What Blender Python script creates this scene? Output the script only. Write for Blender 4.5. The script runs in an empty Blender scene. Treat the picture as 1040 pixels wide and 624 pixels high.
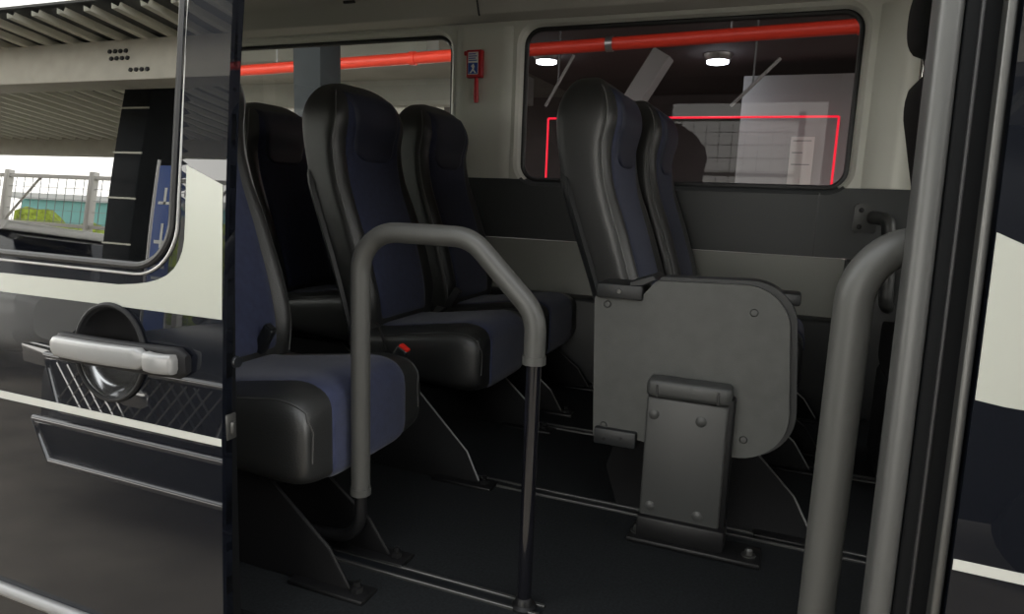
import bpy, bmesh, math, random
from mathutils import Vector, Matrix
from mathutils.geometry import delaunay_2d_cdt
random.seed(4)
PI = math.pi
SC = bpy.context.scene
COL = SC.collection

# ------------------------------------------------------------------ camera
W_, H_, F_ = 1040.0, 624.0, 690.0
CAM = Vector((0, 0, 0.82))
FWD = Vector((-.3688, .9142, -.166)).normalized()
RGT = Vector((.9247, .3788, .036)); RGT = (RGT - FWD * RGT.dot(FWD)).normalized()
UPV = RGT.cross(FWD).normalized()

def ray(px, py):
    return RGT * (px - 520) - UPV * (py - 312) + FWD * F_

def at(px, py, y):                      # point of the plane y = const
    d = ray(px, py); return CAM + d * (y / d.y)

def at_floor(px, py, z=0.0):
    d = ray(px, py); return CAM + d * ((z - CAM.z) / d.z)

def Yd(z):                              # outer skin of the slid-back door, leaning in towards the roof
    q = z - .66
    return .824 + .085 * q + .04 * q * q

def at_door(px, py, off=0.0):
    y = .82
    for _ in range(8):
        p = at(px, py, y); y = Yd(p.z) + off
    return p

BODY = .12                              # van body skin lies this far inboard of the slid door

# ------------------------------------------------------------------ object helpers
def tag(o, label=None, cat=None, group=None, kind=None):
    if label: o['label'] = label
    if cat: o['category'] = cat
    if group: o['group'] = group
    if kind: o['kind'] = kind
    return o

def empty(name, loc=(0, 0, 0), rz=0.0):
    o = bpy.data.objects.new(name, None); COL.objects.link(o)
    o.location = loc; o.rotation_euler = (0, 0, rz); o.empty_display_size = .05
    return o

def obj(name, bm, mats, parent=None, smooth=True, angle=40):
    me = bpy.data.meshes.new(name)
    bmesh.ops.recalc_face_normals(bm, faces=bm.faces[:])
    bm.to_mesh(me); bm.free()
    if not isinstance(mats, (list, tuple)): mats = [mats]
    for m in mats: me.materials.append(m)
    if smooth:
        for p in me.polygons: p.use_smooth = True
        try: me.set_sharp_from_angle(angle=math.radians(angle))
        except Exception: pass
    o = bpy.data.objects.new(name, me); COL.objects.link(o)
    if parent: o.parent = parent
    return o

def copy_tree(o, parent=None):
    c = o.copy(); COL.objects.link(c); c.parent = parent
    for ch in list(o.children): copy_tree(ch, c)
    return c

def NB(): return bmesh.new()

def box(bm, lo, hi, bev=0.0, seg=2, mi=0):
    lo, hi = Vector(lo), Vector(hi)
    r = bmesh.ops.create_cube(bm, size=1)
    vs = r['verts']
    for v in vs:
        v.co = Vector(((lo.x + hi.x) / 2 + v.co.x * (hi.x - lo.x), (lo.y + hi.y) / 2 + v.co.y * (hi.y - lo.y), (lo.z + hi.z) / 2 + v.co.z * (hi.z - lo.z)))
    es = list({e for v in vs for e in v.link_edges})
    fs = list({f for v in vs for f in v.link_faces})
    for f in fs: f.material_index = mi
    if bev > 0:
        bmesh.ops.bevel(bm, geom=es, offset=bev, segments=seg, affect='EDGES', profile=.5)
    return bm

def fillet(pts, radii, n=8):
    P = [Vector(p) for p in pts]; out = [P[0]]
    for i in range(1, len(P) - 1):
        r = radii[i - 1] if isinstance(radii, (list, tuple)) else radii
        a = (P[i - 1] - P[i]); b = (P[i + 1] - P[i]); la, lb = a.length, b.length
        a.normalize(); b.normalize()
        ang = a.angle(b)
        if r <= 0 or ang > PI - .01: out.append(P[i]); continue
        d = min(r / math.tan(ang / 2), la * .49, lb * .49); rr = d * math.tan(ang / 2)
        bis = (a + b).normalized(); c = P[i] + bis * (rr / math.sin(ang / 2))
        s = P[i] + a * d - c; e = P[i] + b * d - c
        tot = s.angle(e); ax = s.cross(e).normalized()
        for k in range(n + 1):
            out.append(c + Matrix.Rotation(tot * k / n, 3, ax) @ s)
    out.append(P[-1]); return out

def tube(bm, path, r, seg=16, closed=False, cap=True, mi=0):
    P = [Vector(p) for p in path]; n = len(P)
    rr = r if isinstance(r, (list, tuple)) else [r] * n
    T = []
    for i in range(n):
        if closed: t = P[(i + 1) % n] - P[i - 1]
        else: t = P[min(i + 1, n - 1)] - P[max(i - 1, 0)]
        T.append(t.normalized())
    u = T[0].orthogonal().normalized(); rings = []
    for i in range(n):
        u = (u - T[i] * u.dot(T[i]))
        u = u.normalized() if u.length > 1e-6 else T[i].orthogonal().normalized()
        v = T[i].cross(u)
        rings.append([bm.verts.new(P[i] + (u * math.cos(2 * PI * k / seg) + v * math.sin(2 * PI * k / seg)) * rr[i]) for k in range(seg)])
    m = n if closed else n - 1
    for i in range(m):
        a, b = rings[i], rings[(i + 1) % n]
        off = 0
        if closed and i == n - 1:
            off = min(range(seg), key=lambda o: (a[0].co - b[o].co).length)
        for k in range(seg):
            f = bm.faces.new((a[k], a[(k + 1) % seg], b[(k + 1 + off) % seg], b[(k + off) % seg])); f.material_index = mi
    if cap and not closed:
        for ri in (rings[0], rings[-1]):
            f = bm.faces.new(ri); f.material_index = mi
    return bm

def cyl(bm, a, b, r, seg=20, mi=0): return tube(bm, [a, b], r, seg, mi=mi)

def lathe(bm, prof, origin=(0, 0, 0), axis='z', seg=28, cap=True):
    o = Vector(origin); rings = []
    for r, h in prof:
        ring = []
        for k in range(seg):
            c, s = math.cos(2 * PI * k / seg) * r, math.sin(2 * PI * k / seg) * r
            p = {'z': (c, s, h), 'y': (c, h, s), 'x': (h, c, s)}[axis]
            ring.append(bm.verts.new(o + Vector(p)))
        rings.append(ring)
    for a, b in zip(rings, rings[1:]):
        for k in range(seg): bm.faces.new((a[k], a[(k + 1) % seg], b[(k + 1) % seg], b[k]))
    for ri in (rings[0], rings[-1]) if cap else (): bm.faces.new(ri)
    return bm

def loft(bm, rings, cap=True, mi=0):
    R = [[bm.verts.new(Vector(p)) for p in r] for r in rings]
    n = len(R[0])
    for a, b in zip(R, R[1:]):
        for k in range(n):
            f = bm.faces.new((a[k], a[(k + 1) % n], b[(k + 1) % n], b[k])); f.material_index = mi
    if cap:
        for r in (R[0], R[-1]): bm.faces.new(r).material_index = mi
    return bm

def grid(bm, fn, nu, nv, mi=0):
    V = [[bm.verts.new(Vector(fn(i / nu, j / nv))) for j in range(nv + 1)] for i in range(nu + 1)]
    for i in range(nu):
        for j in range(nv):
            bm.faces.new((V[i][j], V[i + 1][j], V[i + 1][j + 1], V[i][j + 1])).material_index = mi
    return bm

def rrect(x0, x1, z0, z1, r, n=8):
    out = []
    for cx, cz, a0 in ((x1 - r, z1 - r, 0), (x0 + r, z1 - r, PI / 2), (x0 + r, z0 + r, PI), (x1 - r, z0 + r, 1.5 * PI)):
        for k in range(n + 1):
            a = a0 + PI / 2 * k / n
            out.append((cx + r * math.cos(a), cz + r * math.sin(a)))
    return out

def round_poly(pts, rad, n=6):
    """pts: closed 2D polygon with a corner radius each"""
    m = len(pts); out = []
    for i in range(m):
        p = Vector((*pts[i], 0)); a = Vector((*pts[i - 1], 0)); b = Vector((*pts[(i + 1) % m], 0))
        r = rad[i]
        if r <= 0: out.append((p.x, p.y)); continue
        f = fillet([a, p, b], r, n)[1:-1]
        out += [(q.x, q.y) for q in f]
    return out

def inside(poly, x, y):
    c = False; n = len(poly); j = n - 1
    for i in range(n):
        xi, yi = poly[i]; xj, yj = poly[j]
        if (yi > y) != (yj > y) and x < (xj - xi) * (y - yi) / (yj - yi) + xi: c = not c
        j = i
    return c

def patch(bm, outline, holes=(), yf=lambda x, z: 0, sx=.12, sz=.04, lines=(), mifn=None, depth=0.0):
    """triangulated sheet in x,z with y = yf(x, z); depth > 0 adds a return flange behind its outline"""
    pts, edges = [], []
    def loop(L):
        b = len(pts)
        pts.extend(L); edges.extend([(b + i, b + (i + 1) % len(L)) for i in range(len(L))])
    def dense(L):
        o = []
        for i in range(len(L)):
            a, b = L[i], L[(i + 1) % len(L)]
            n = max(1, int(max(abs(b[1] - a[1]) / sz, abs(b[0] - a[0]) / sx)))
            o += [(a[0] + (b[0] - a[0]) * k / n, a[1] + (b[1] - a[1]) * k / n) for k in range(n)]
        return o
    outline = dense(list(outline)); holes = [dense(list(h)) for h in holes]
    loop(outline)
    for h in holes: loop(h)
    for (a, b) in lines:
        i = len(pts); pts.extend([a, b]); edges.append((i, i + 1))
    xs = [p[0] for p in outline]; zs = [p[1] for p in outline]
    nx = int((max(xs) - min(xs)) / sx); nz = int((max(zs) - min(zs)) / sz)
    for i in range(1, nx + 1):
        for j in range(1, nz + 1):
            x = min(xs) + (i - .5) * (max(xs) - min(xs)) / nx; z = min(zs) + (j - .5) * (max(zs) - min(zs)) / nz
            if inside(outline, x, z) and not any(inside(h, x, z) for h in holes):
                pts.append((x, z))
    v2, e2, f2, *_ = delaunay_2d_cdt([Vector(p) for p in pts], edges, [], 0, 1e-6)
    V = [bm.verts.new((p.x, yf(p.x, p.y), p.y)) for p in v2]
    for f in f2:
        cx = sum(v2[i].x for i in f) / len(f); cz = sum(v2[i].y for i in f) / len(f)
        if inside(outline, cx, cz) and not any(inside(h, cx, cz) for h in holes):
            nf = bm.faces.new([V[i] for i in f])
            if mifn: nf.material_index = mifn(cx, cz)
    for v in V:
        if not v.link_faces: bm.verts.remove(v)
    if depth:
        for L in [outline] + holes:
            A = [bm.verts.new((x, yf(x, z), z)) for x, z in L]
            B = [bm.verts.new((x, yf(x, z) + depth, z)) for x, z in L]
            for i in range(len(L)):
                j = (i + 1) % len(L)
                nf = bm.faces.new((A[i], A[j], B[j], B[i]))
                if mifn: nf.material_index = mifn(L[i][0], L[i][1])
    return bm

def plate(bm, poly, y0, y1, bev=0.0, seg=2):
    """prism of an x,z polygon from y0 to y1, rounded edges"""
    A = [bm.verts.new((x, y0, z)) for x, z in poly]; B = [bm.verts.new((x, y1, z)) for x, z in poly]
    n = len(A)
    fa = bm.faces.new(A); fb = bm.faces.new(B[::-1])
    for i in range(n): bm.faces.new((A[i], B[i], B[(i + 1) % n], A[(i + 1) % n]))
    if bev > 0:
        es = list(set(fa.edges) | set(fb.edges))
        bmesh.ops.bevel(bm, geom=es, offset=bev, segments=seg, affect='EDGES', profile=.5)
    return bm

# ------------------------------------------------------------------ materials
def mat(name, col, rough=.5, metal=0.0, spec=.5, coat=0.0, bump=0.0, bscale=200, var=0.0, vscale=8, sheen=0.0, emit=None, es=0.0, ior=None, coat_rough=.03):
    m = bpy.data.materials.new(name); m.use_nodes = True
    nt = m.node_tree; b = nt.nodes['Principled BSDF']
    b.inputs['Base Color'].default_value = (*col, 1); b.inputs['Roughness'].default_value = rough
    b.inputs['Metallic'].default_value = metal; b.inputs['Specular IOR Level'].default_value = spec
    b.inputs['Coat Weight'].default_value = coat; b.inputs['Coat Roughness'].default_value = coat_rough
    b.inputs['Sheen Weight'].default_value = sheen
    if ior: b.inputs['IOR'].default_value = ior
    if emit: b.inputs['Emission Color'].default_value = (*emit, 1); b.inputs['Emission Strength'].default_value = es
    tc = nt.nodes.new('ShaderNodeTexCoord')
    if bump:
        n = nt.nodes.new('ShaderNodeTexNoise'); n.inputs['Scale'].default_value = bscale; n.inputs['Detail'].default_value = 3
        nt.links.new(tc.outputs['Object'], n.inputs['Vector'])
        bp = nt.nodes.new('ShaderNodeBump'); bp.inputs['Strength'].default_value = bump; bp.inputs['Distance'].default_value = .002
        nt.links.new(n.outputs['Fac'], bp.inputs['Height']); nt.links.new(bp.outputs['Normal'], b.inputs['Normal'])
    if var:
        n = nt.nodes.new('ShaderNodeTexNoise'); n.inputs['Scale'].default_value = vscale; n.inputs['Detail'].default_value = 5
        nt.links.new(tc.outputs['Object'], n.inputs['Vector'])
        mp = nt.nodes.new('ShaderNodeMapRange'); mp.inputs['From Min'].default_value = .3; mp.inputs['From Max'].default_value = .7
        mp.inputs['To Min'].default_value = 1 - var; mp.inputs['To Max'].default_value = 1 + var
        nt.links.new(n.outputs['Fac'], mp.inputs['Value'])
        mx = nt.nodes.new('ShaderNodeMix'); mx.data_type = 'RGBA'; mx.blend_type = 'MULTIPLY'; mx.inputs[0].default_value = 1
        mx.inputs[6].default_value = (*col, 1); nt.links.new(mp.outputs['Result'], mx.inputs[7])
        nt.links.new(mx.outputs[2], b.inputs['Base Color'])
    return m

def glass(name, tint, ior=1.5, rough=0.0, boost=0.0):
    """thin pane: tinted see-through plus mirror reflection"""
    m = bpy.data.materials.new(name); m.use_nodes = True
    nt = m.node_tree; nt.nodes.remove(nt.nodes['Principled BSDF']); out = nt.nodes['Material Output']
    t = nt.nodes.new('ShaderNodeBsdfTransparent'); t.inputs['Color'].default_value = (*tint, 1)
    g = nt.nodes.new('ShaderNodeBsdfGlossy'); g.inputs['Roughness'].default_value = rough; g.inputs['Color'].default_value = (1, 1, 1, 1)
    # Schlick reflectance, the same from both sides of the pane
    ge = nt.nodes.new('ShaderNodeNewGeometry'); dt = nt.nodes.new('ShaderNodeVectorMath'); dt.operation = 'DOT_PRODUCT'
    nt.links.new(ge.outputs['Incoming'], dt.inputs[0]); nt.links.new(ge.outputs['Normal'], dt.inputs[1])
    def mth(op, a, b_=None):
        n = nt.nodes.new('ShaderNodeMath'); n.operation = op
        for k, v in enumerate((a, b_)):
            if v is None: continue
            if isinstance(v, (int, float)): n.inputs[k].default_value = v
            else: nt.links.new(v, n.inputs[k])
        return n.outputs[0]
    f0 = ((ior - 1) / (ior + 1)) ** 2 + boost
    c = mth('ABSOLUTE', dt.outputs['Value']); p5 = mth('POWER', mth('SUBTRACT', 1.0, c), 5.0)
    fac = mth('ADD', mth('MULTIPLY', p5, 1 - f0), f0)
    mx = nt.nodes.new('ShaderNodeMixShader')
    nt.links.new(fac, mx.inputs[0])
    nt.links.new(t.outputs[0], mx.inputs[1]); nt.links.new(g.outputs[0], mx.inputs[2]); nt.links.new(mx.outputs[0], out.inputs['Surface'])
    return m

M = {}
M['navy'] = mat('navy_paint', (.003, .0038, .0065), .5, spec=.05, coat=1, coat_rough=.01, ior=1.5)
M['silver'] = mat('silver_vinyl', (.37, .375, .335), .3, metal=.15, spec=.5, coat=.25, coat_rough=.15)
M['white'] = mat('white_stripe', (.42, .42, .39), .35)
M['black'] = mat('black_satin', (.006, .007, .009), .32, spec=.5)
M['blackgloss'] = mat('black_gloss', (.005, .005, .007), .12, spec=.5, coat=.5)
M['rubber'] = mat('black_rubber', (.008, .008, .009), .5)
M['mattblack'] = mat('matt_black', (.0022, .0025, .003), .6, spec=.1)
M['steel'] = mat('brushed_steel', (.42, .42, .42), .35, metal=.9)
M['satin'] = mat('satin_silver_plastic', (.21, .21, .21), .38, metal=.3)
M['stripgrey'] = mat('grey_pillar_strip', (.07, .07, .068), .4, metal=.2)
M['chrome'] = mat('chrome', (.75, .75, .75), .08, metal=1)
M['leather'] = mat('black_leather', (.0145, .015, .015), .44, spec=.65, bump=.25, bscale=260)
M['fabric'] = mat('navy_fabric', (.023, .028, .060), .85, spec=.25, bump=.35, bscale=500, sheen=.15, var=.15, vscale=60)
M['pad'] = mat('navy_leather', (.016, .019, .036), .5, spec=.4, bump=.15, bscale=260)
M['cloth'] = mat('black_cloth', (.012, .0125, .013), .8, spec=.2, bump=.2)
M['pipe'] = mat('grey_piping', (.10, .10, .10), .5)
M['seam'] = mat('dark_seam', (.035, .035, .035), .5)
M['shell'] = mat('black_plastic', (.008, .009, .010), .5, bump=.1)
M['dark'] = mat('dark_painted_metal', (.0055, .0055, .006), .45, spec=.28)
M['grip'] = mat('grey_rubber_grip', (.052, .052, .049), .42, spec=.4, bump=.06, bscale=300)
M['plastic'] = mat('grey_textured_plastic', (.050, .052, .049), .5, bump=.25, bscale=400, var=.10, vscale=30)
M['cover'] = mat('dark_grey_plastic', (.036, .037, .036), .45, bump=.1, bscale=400)
M['trim'] = mat('pale_grey_trim', (.60, .60, .54), .55, bump=.08, bscale=300)
M['head'] = mat('grey_headliner', (.52, .51, .46), .8, bump=.2, bscale=500)
M['band'] = mat('charcoal_trim', (.034, .037, .038), .55, bump=.1, bscale=300)
M['panel'] = mat('grey_lower_trim', (.22, .222, .205), .55, bump=.1, bscale=300)
M['floor'] = mat('dark_floor_vinyl', (.0075, .0085, .0095), .75, spec=.18, bump=.5, bscale=180, var=.45, vscale=160)
M['track'] = mat('floor_track_metal', (.10, .10, .097), .4, metal=.8)
M['red'] = mat('red_plastic', (.45, .012, .02), .35)
M['buckle'] = mat('red_button', (.8, .03, .02), .35)
M['blue'] = mat('blue_print', (.03, .08, .35), .4)
M['belt'] = mat('belt_webbing', (.01, .01, .011), .7)
M['glassdoor'] = glass('door_glass', (.10, .10, .10), 1.55, 0, .13)
M['glassclear'] = glass('clear_glass', (.82, .85, .83), 1.5)
M['glasstint'] = glass('privacy_glass', (.24, .23, .24), 1.2)
M['glassshade'] = glass('shaded_glass', (.7, .7, .7), 1.5)
M['handledark'] = mat('handle_dark_plastic', (.007, .007, .008), .6, spec=.2)
M['bowl'] = mat('bowl_reflection', (.34, .34, .34), .14, metal=.9)  # bright metal stands in for the reflection in the lower bowl
M['glassrear'] = glass('rear_glass', (.34, .34, .34), 1.4)
M['legmetal'] = mat('leg_metal', (.006, .006, .0065), .75, spec=.12)
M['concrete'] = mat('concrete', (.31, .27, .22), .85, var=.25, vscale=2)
M['bounce_yard'] = mat('pale_bounce_yard', (.46, .43, .37), .85, var=.15, vscale=1)
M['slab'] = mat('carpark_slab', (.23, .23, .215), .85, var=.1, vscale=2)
M['dimslab'] = mat('dim_slab', (.10, .085, .085), .85, var=.1, vscale=2)  # slab colour darkened, the dim view through the tint put into it
M['redpipe'] = mat('red_pipe_paint', (.75, .05, .025), .4)
M['column'] = mat('column_paint', (.02, .0225, .025), .7, spec=.1, var=.1)
M['wallgrey'] = mat('grey_plaster', (.42, .42, .42), .8)
M['led'] = mat('red_led', (.5, .01, .03), .4, emit=(1, .012, .04), es=3)
M['lamp'] = mat('lamp_glow', (.9, .9, .9), .4, emit=(.85, .95, 1), es=60)
M['poster'] = mat('poster_white', (.75, .76, .72), .6)
M['zinc'] = mat('roof_sheet', (.06, .062, .057), .6)
M['rib'] = mat('roof_rib', (.78, .77, .66), .6)
M['cream'] = mat('cream_steel', (.62, .59, .50), .55, var=.08)
M['postpaint'] = mat('fence_post', (.62, .6, .57), .5)
M['wire'] = mat('fence_wire', (.25, .26, .27), .5)
M['leaf'] = mat('leaf_green', (.28, .36, .03), .7, var=.5, vscale=9)
M['render'] = mat('pale_render', (.6, .62, .62), .8)
M['teal'] = mat('teal_sheet', (.18, .42, .40), .7)
M['carwhite'] = mat('white_car_paint', (.75, .75, .73), .3, coat=.8)
M['carglass'] = mat('car_glass', (.01, .012, .02), .06, spec=.8)
M['banner'] = mat('blue_banner', (.02, .07, .28), .5)
M['darkpaint'] = mat('dark_van_paint', (.014, .015, .017), .35)
M['tyre'] = mat('tyre', (.01, .01, .01), .8)

# ------------------------------------------------------------------ van interior: the setting
XR, XF = -3.5, 1.75                      # rear and front ends of the shell
YF, YN = 2.88, .93                       # far wall, near sill
def structure(name, bm, m, label=None, **k):
    return tag(obj(name, bm, m, **k), label, None, None, 'structure')

b = NB(); box(b, (XR, YN, -.06), (XF, YF + .06, 0), .004); structure('floor', b, M['floor'], 'dark speckled van floor')

W2 = (-1.16, .18, .875, 1.532); W1 = (-2.95, -1.515, .875, 1.522)
GR = .075
def hole(w, e): return rrect(w[0] - e, w[1] + e, w[2] - e, w[3] + e, GR + e)
b = NB()
patch(b, [(XR, .617), (.62, .617), (.62, 1.575), (XR, 1.575)], [hole(W1, .022), hole(W2, .022)], lambda x, z: YF, .2, .1,
      lines=[((XR + .001, .882), (W1[0] - .03, .882)), ((W1[1] + .03, .882), (W2[0] - .03, .882)), ((W2[1] + .03, .882), (.619, .882))],
      mifn=lambda x, z: 0 if z > .882 else 1)
for w in (W1, W2):
    L = [hole(w, e) for e in (.022, .010, .0, -.004)]; Y = [YF, YF + .012, YF + .045, YF + .06]
    for k in range(3):
        A = [b.verts.new((x, Y[k], z)) for x, z in L[k]]; B = [b.verts.new((x, Y[k + 1], z)) for x, z in L[k + 1]]
        for i in range(len(A)):
            j = (i + 1) % len(A); f = b.faces.new((A[i], A[j], B[j], B[i])); f.material_index = 0 if (A[i].co.z + A[j].co.z) / 2 > .882 else 1
structure('wall_far', b, [M['trim'], M['band']], 'grey far side wall with charcoal band under the windows')

# lower wall: grey panel with a rounded front corner, black ledge under it
b = NB(); plate(b, round_poly([(XR, .385), (.214, .36), (.214, .615), (XR, .615)], [0, 0, .03, 0]), YF - .0012, YF + .05, 0)
structure('trim_1', b, M['panel'], 'grey lower trim panel below the charcoal band')
b = NB(); box(b, (XR, YF - .10, 0), (.20, YF + .05, .385), .02, 3); box(b, (.20, YF - .03, 0), (.62, YF + .05, .617), .01)
structure('trim_2', b, M['shell'], 'black ledge along the foot of the far wall')
b = NB(); box(b, (.085, YF - .001, .62), (.088, YF + .01, .86)); structure('trim_3', b, M['black'], 'thin seam in the charcoal band')

# ceiling with its lip over the windows
prof = fillet([(0, YF + .05, 1.556), (0, YF - .01, 1.556), (0, 2.79, 1.568), (0, 2.75, 1.66), (0, 2.5, 1.73), (0, 1.35, 1.73), (0, 1.05, 1.62), (0, .98, 1.46)], [.01, .012, .06, .1, .1, .05], 5)
b = NB(); n = len(prof)
A = [b.verts.new((XR, p.y, p.z)) for p in prof]; B = [b.verts.new((XF, p.y, p.z)) for p in prof]
for i in range(n - 1): b.faces.new((A[i], A[i + 1], B[i + 1], B[i]))
top = [b.verts.new((x, y, 1.80)) for x, y in ((XR, YF + .05), (XF, YF + .05), (XF, .95), (XR, .95))]
b.faces.new(top); b.faces.new((A[0], B[0], top[1], top[0])); b.faces.new((A[-1], B[-1], top[2], top[3]))
structure('ceiling', b, M['head'], 'grey headliner over the windows')
b = NB(); tube(b, [(-1.327, p.y - .001, p.z - .001) for p in prof[8:40]], .004, 8); structure('trim_4', b, M['black'], 'panel joint in the headliner')
b = NB(); q = at(355, 1, 2.755); box(b, (q.x - .03, 2.744, q.z - .012), (q.x + .035, 2.76, q.z + .02), .004); structure('trim_5', b, M['black'], 'small dark slot in the headliner')

# raised pillar covers of pale trim (between the windows and in front of the right window)
def pillar(name, x0, x1, z0, z1, label, groove=None):
    def fn(u, v):
        e = min(u, 1 - u) / .18; e = min(1, e); bul = .016 * (1 - (1 - e) ** 2)
        if groove and abs(u - groove) < .12: bul -= .012 * math.cos((u - groove) / .12 * PI / 2)
        return (x0 + (x1 - x0) * u, YF - bul - .0005, z0 + (z1 - z0) * v)
    b = NB(); grid(b, fn, 40, 4); return structure(name, b, M['trim'], label)
pillar('trim_6', -1.475, -1.20, .884, 1.535, 'pale pillar cover between the two windows')
pillar('trim_7', .225, .60, .884, 1.535, 'pale pillar cover in front of the right window', .38)

# windows
def window(name, w, gm, label):
    b = NB(); patch(b, hole(w, .002), [], lambda x, z: YF + .055, .3, .3); g = structure(name, b, gm, label)
    b = NB(); tube(b, [(x, YF + .05, z) for x, z in hole(w, -.004)], .0125, 8, closed=True)
    tag(obj('window_seal', b, M['rubber'], g), 'black rubber seal')
    return g
window('window_1', W1, M['glassclear'], 'clear side window behind the left seats')
window('window_2', W2, M['glasstint'], 'dark tinted side window behind the two middle seats')

# rest of the shell: rear wall, near wall behind the slid door, cab front, lintel
b = NB()
for lo, hi in (((XR - .05, YN, -.06), (XR, YF + .06, .72)), ((XR - .05, YN, 1.56), (XR, YF + .06, 1.8)), ((XR - .05, YN, .72), (XR, YN + .14, 1.56)), ((XR - .05, 1.86, .72), (XR, 1.95, 1.56)), ((XR - .05, YF - .08, .72), (XR, YF + .06, 1.56))):
    box(b, lo, hi)
structure('wall_rear', b, M['trim'], 'rear wall of the van with two window openings')
for nm, ya, yz in (('window_3', YN + .14, 1.86), ('window_4', 1.95, YF - .08)):
    b = NB(); box(b, (XR - .03, ya, .72), (XR - .025, yz, 1.56)); structure(nm, b, M['glassrear'], 'rear window of the van')
b = NB(); box(b, (.62, YF, -.06), (XF, YF + .06, .84)); box(b, (.62, YF, 1.52), (XF, YF + .06, 1.8)); box(b, (.62, YF, .84), (.70, YF + .06, 1.52)); box(b, (XF - .1, YF, .84), (XF, YF + .06, 1.52))
structure('wall_cab', b, M['panel'], 'cab side wall')
b = NB(); box(b, (XF, YN, -.06), (XF + .05, YF + .06, .75)); box(b, (XF, YN, 1.6), (XF + .05, YF + .06, 1.8)); structure('wall_front', b, M['shell'], 'dashboard wall of the cab')
b = NB(); box(b, (XF + .01, YN, .75), (XF + .016, YF + .06, 1.6)); structure('window_6', b, M['glassshade'], 'shaded windscreen')
yb = lambda x, z: Yd(z) + BODY
b = NB(); patch(b, [(XR, -.35), (-.96, -.35), (-.96, 1.5), (.2, 1.5), (.2, 1.8), (XR, 1.8)], [rrect(XR + .12, -2.3, .78, 1.45, .07)], yb, .3, .06, depth=.03)
structure('wall_near', b, M['navy'], 'navy side of the van behind the slid door')
b = NB(); patch(b, rrect(XR + .12, -2.3, .78, 1.45, .07), [], lambda x, z: yb(x, z) + .01, .2, .1); structure('window_5', b, M['glassclear'], 'rear side window behind the slid door')
b = NB(); patch(b, [(XR, .0), (-.99, .0), (-.99, 1.5), (XR, 1.5)], [rrect(XR + .10, -2.28, .76, 1.47, .07)], lambda x, z: yb(x, z) + .035, .3, .1, mifn=lambda x, z: 0 if z > .78 else 1); structure('wall_inside', b, [M['trim'], M['panel']], 'inner lining of the near side wall')
b = NB(); patch(b, [(-.96, -.35), (.2, -.35), (.2, -.03), (-.96, -.03)], [], yb, .2, .05, depth=.05); structure('trim_8', b, M['black'], 'sill under the door opening')

# B pillar at the right of the opening: stacked upright strips that follow the lean of the body side
def vstrip(name, x0, x1, off, depth, m, label, z0=-.2, z1=1.5, bev=.006, wav=0):
    rings = []
    for k in range(29):
        z = z0 + (z1 - z0) * k / 28; y = Yd(z) + off
        h = bev
        rings.append([(x0 + h, y, z), (x1 - h, y, z), (x1 - h * .3, y + h * .3, z), (x1, y + h, z), (x1, y + depth, z), (x0, y + depth, z), (x0, y + h, z), (x0 + h * .3, y + h * .3, z)])
    b = NB(); loft(b, rings); return structure(name, b, m, label, angle=60)
vstrip('trim_9', .142, .171, .150, .06, M['stripgrey'], 'grey upright strip on the front edge of the door opening', bev=.009)
vstrip('trim_10', .171, .214, .152, .08, M['mattblack'], 'black pillar face beside the grey strip', bev=.004)
vstrip('trim_11', .186, .191, .146, .05, M['rubber'], 'rubber lip on the black pillar', bev=.002)
vstrip('trim_12', .2085, .2190, .128, .03, M['track'], 'bright metal seam beside the cab door', bev=.0025)
b = NB(); box(b, (.20, 1.035, -.06), (.27, 1.15, 1.5), .02); structure('trim_13', b, M['band'], 'inner cover of the door pillar')

# ------------------------------------------------------------------ sliding door (slid back on the left)
door = empty('sliding_door', (-1.6, Yd(0) + .03, -.3))
tag(door, 'navy sliding van door slid open at left, silver band, white stripe and rear window', 'van door')
DI = Vector(door.location)
def dobj(name, bm, m, parent=None, **k):
    p = parent or door
    bmesh.ops.translate(bm, verts=bm.verts[:], vec=-DI)
    o = obj(name, bm, m, p, **k); return o
XE = -.83
def xe(z): return XE - .016 * (z - .62)
# window outline from the photograph's lower right corner, square-ish elsewhere
pr = at_door(180, 110); pb = at_door(60, 262)
DW = (-2.05, pr.x, pb.z, 1.42)
wloop = rrect(*DW, .085, 10)
hb = at_door(113, 358); HX, HZ, HR = hb.x, hb.z, .081
hc = [(HX + HR * math.cos(2 * PI * k / 40), HZ + HR * math.sin(2 * PI * k / 40)) for k in range(40)]
dy = lambda x, z: Yd(z)
b = NB(); patch(b, round_poly([(-2.15, -.33), (xe(-.33), -.33), (xe(1.5), 1.5), (-2.15, 1.5)], [.03, .01, .05, .05]), [wloop, hc], dy, .05, .02, depth=.022)
dp = dobj('outer_panel', b, M['navy'])
b = NB(); patch(b, wloop, [], lambda x, z: Yd(z) + .002, .05, .02); tag(dobj('window_pane', b, M['glassdoor']), 'dark reflecting glass')
b = NB(); tube(b, [(x, Yd(z) - .001, z) for x, z in wloop], .0065, 8, closed=True); s_ = dobj('window_seal', b, M['rubber'])
big = rrect(DW[0] - .014, DW[1] + .012, DW[2] - .014, DW[3] + .012, .095, 10)
b = NB(); tube(b, [(x, Yd(z) - .001, z) for x, z in big], .0028, 8, closed=True); tag(dobj('window_bead', b, M['steel']), 'thin bright bead')
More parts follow.
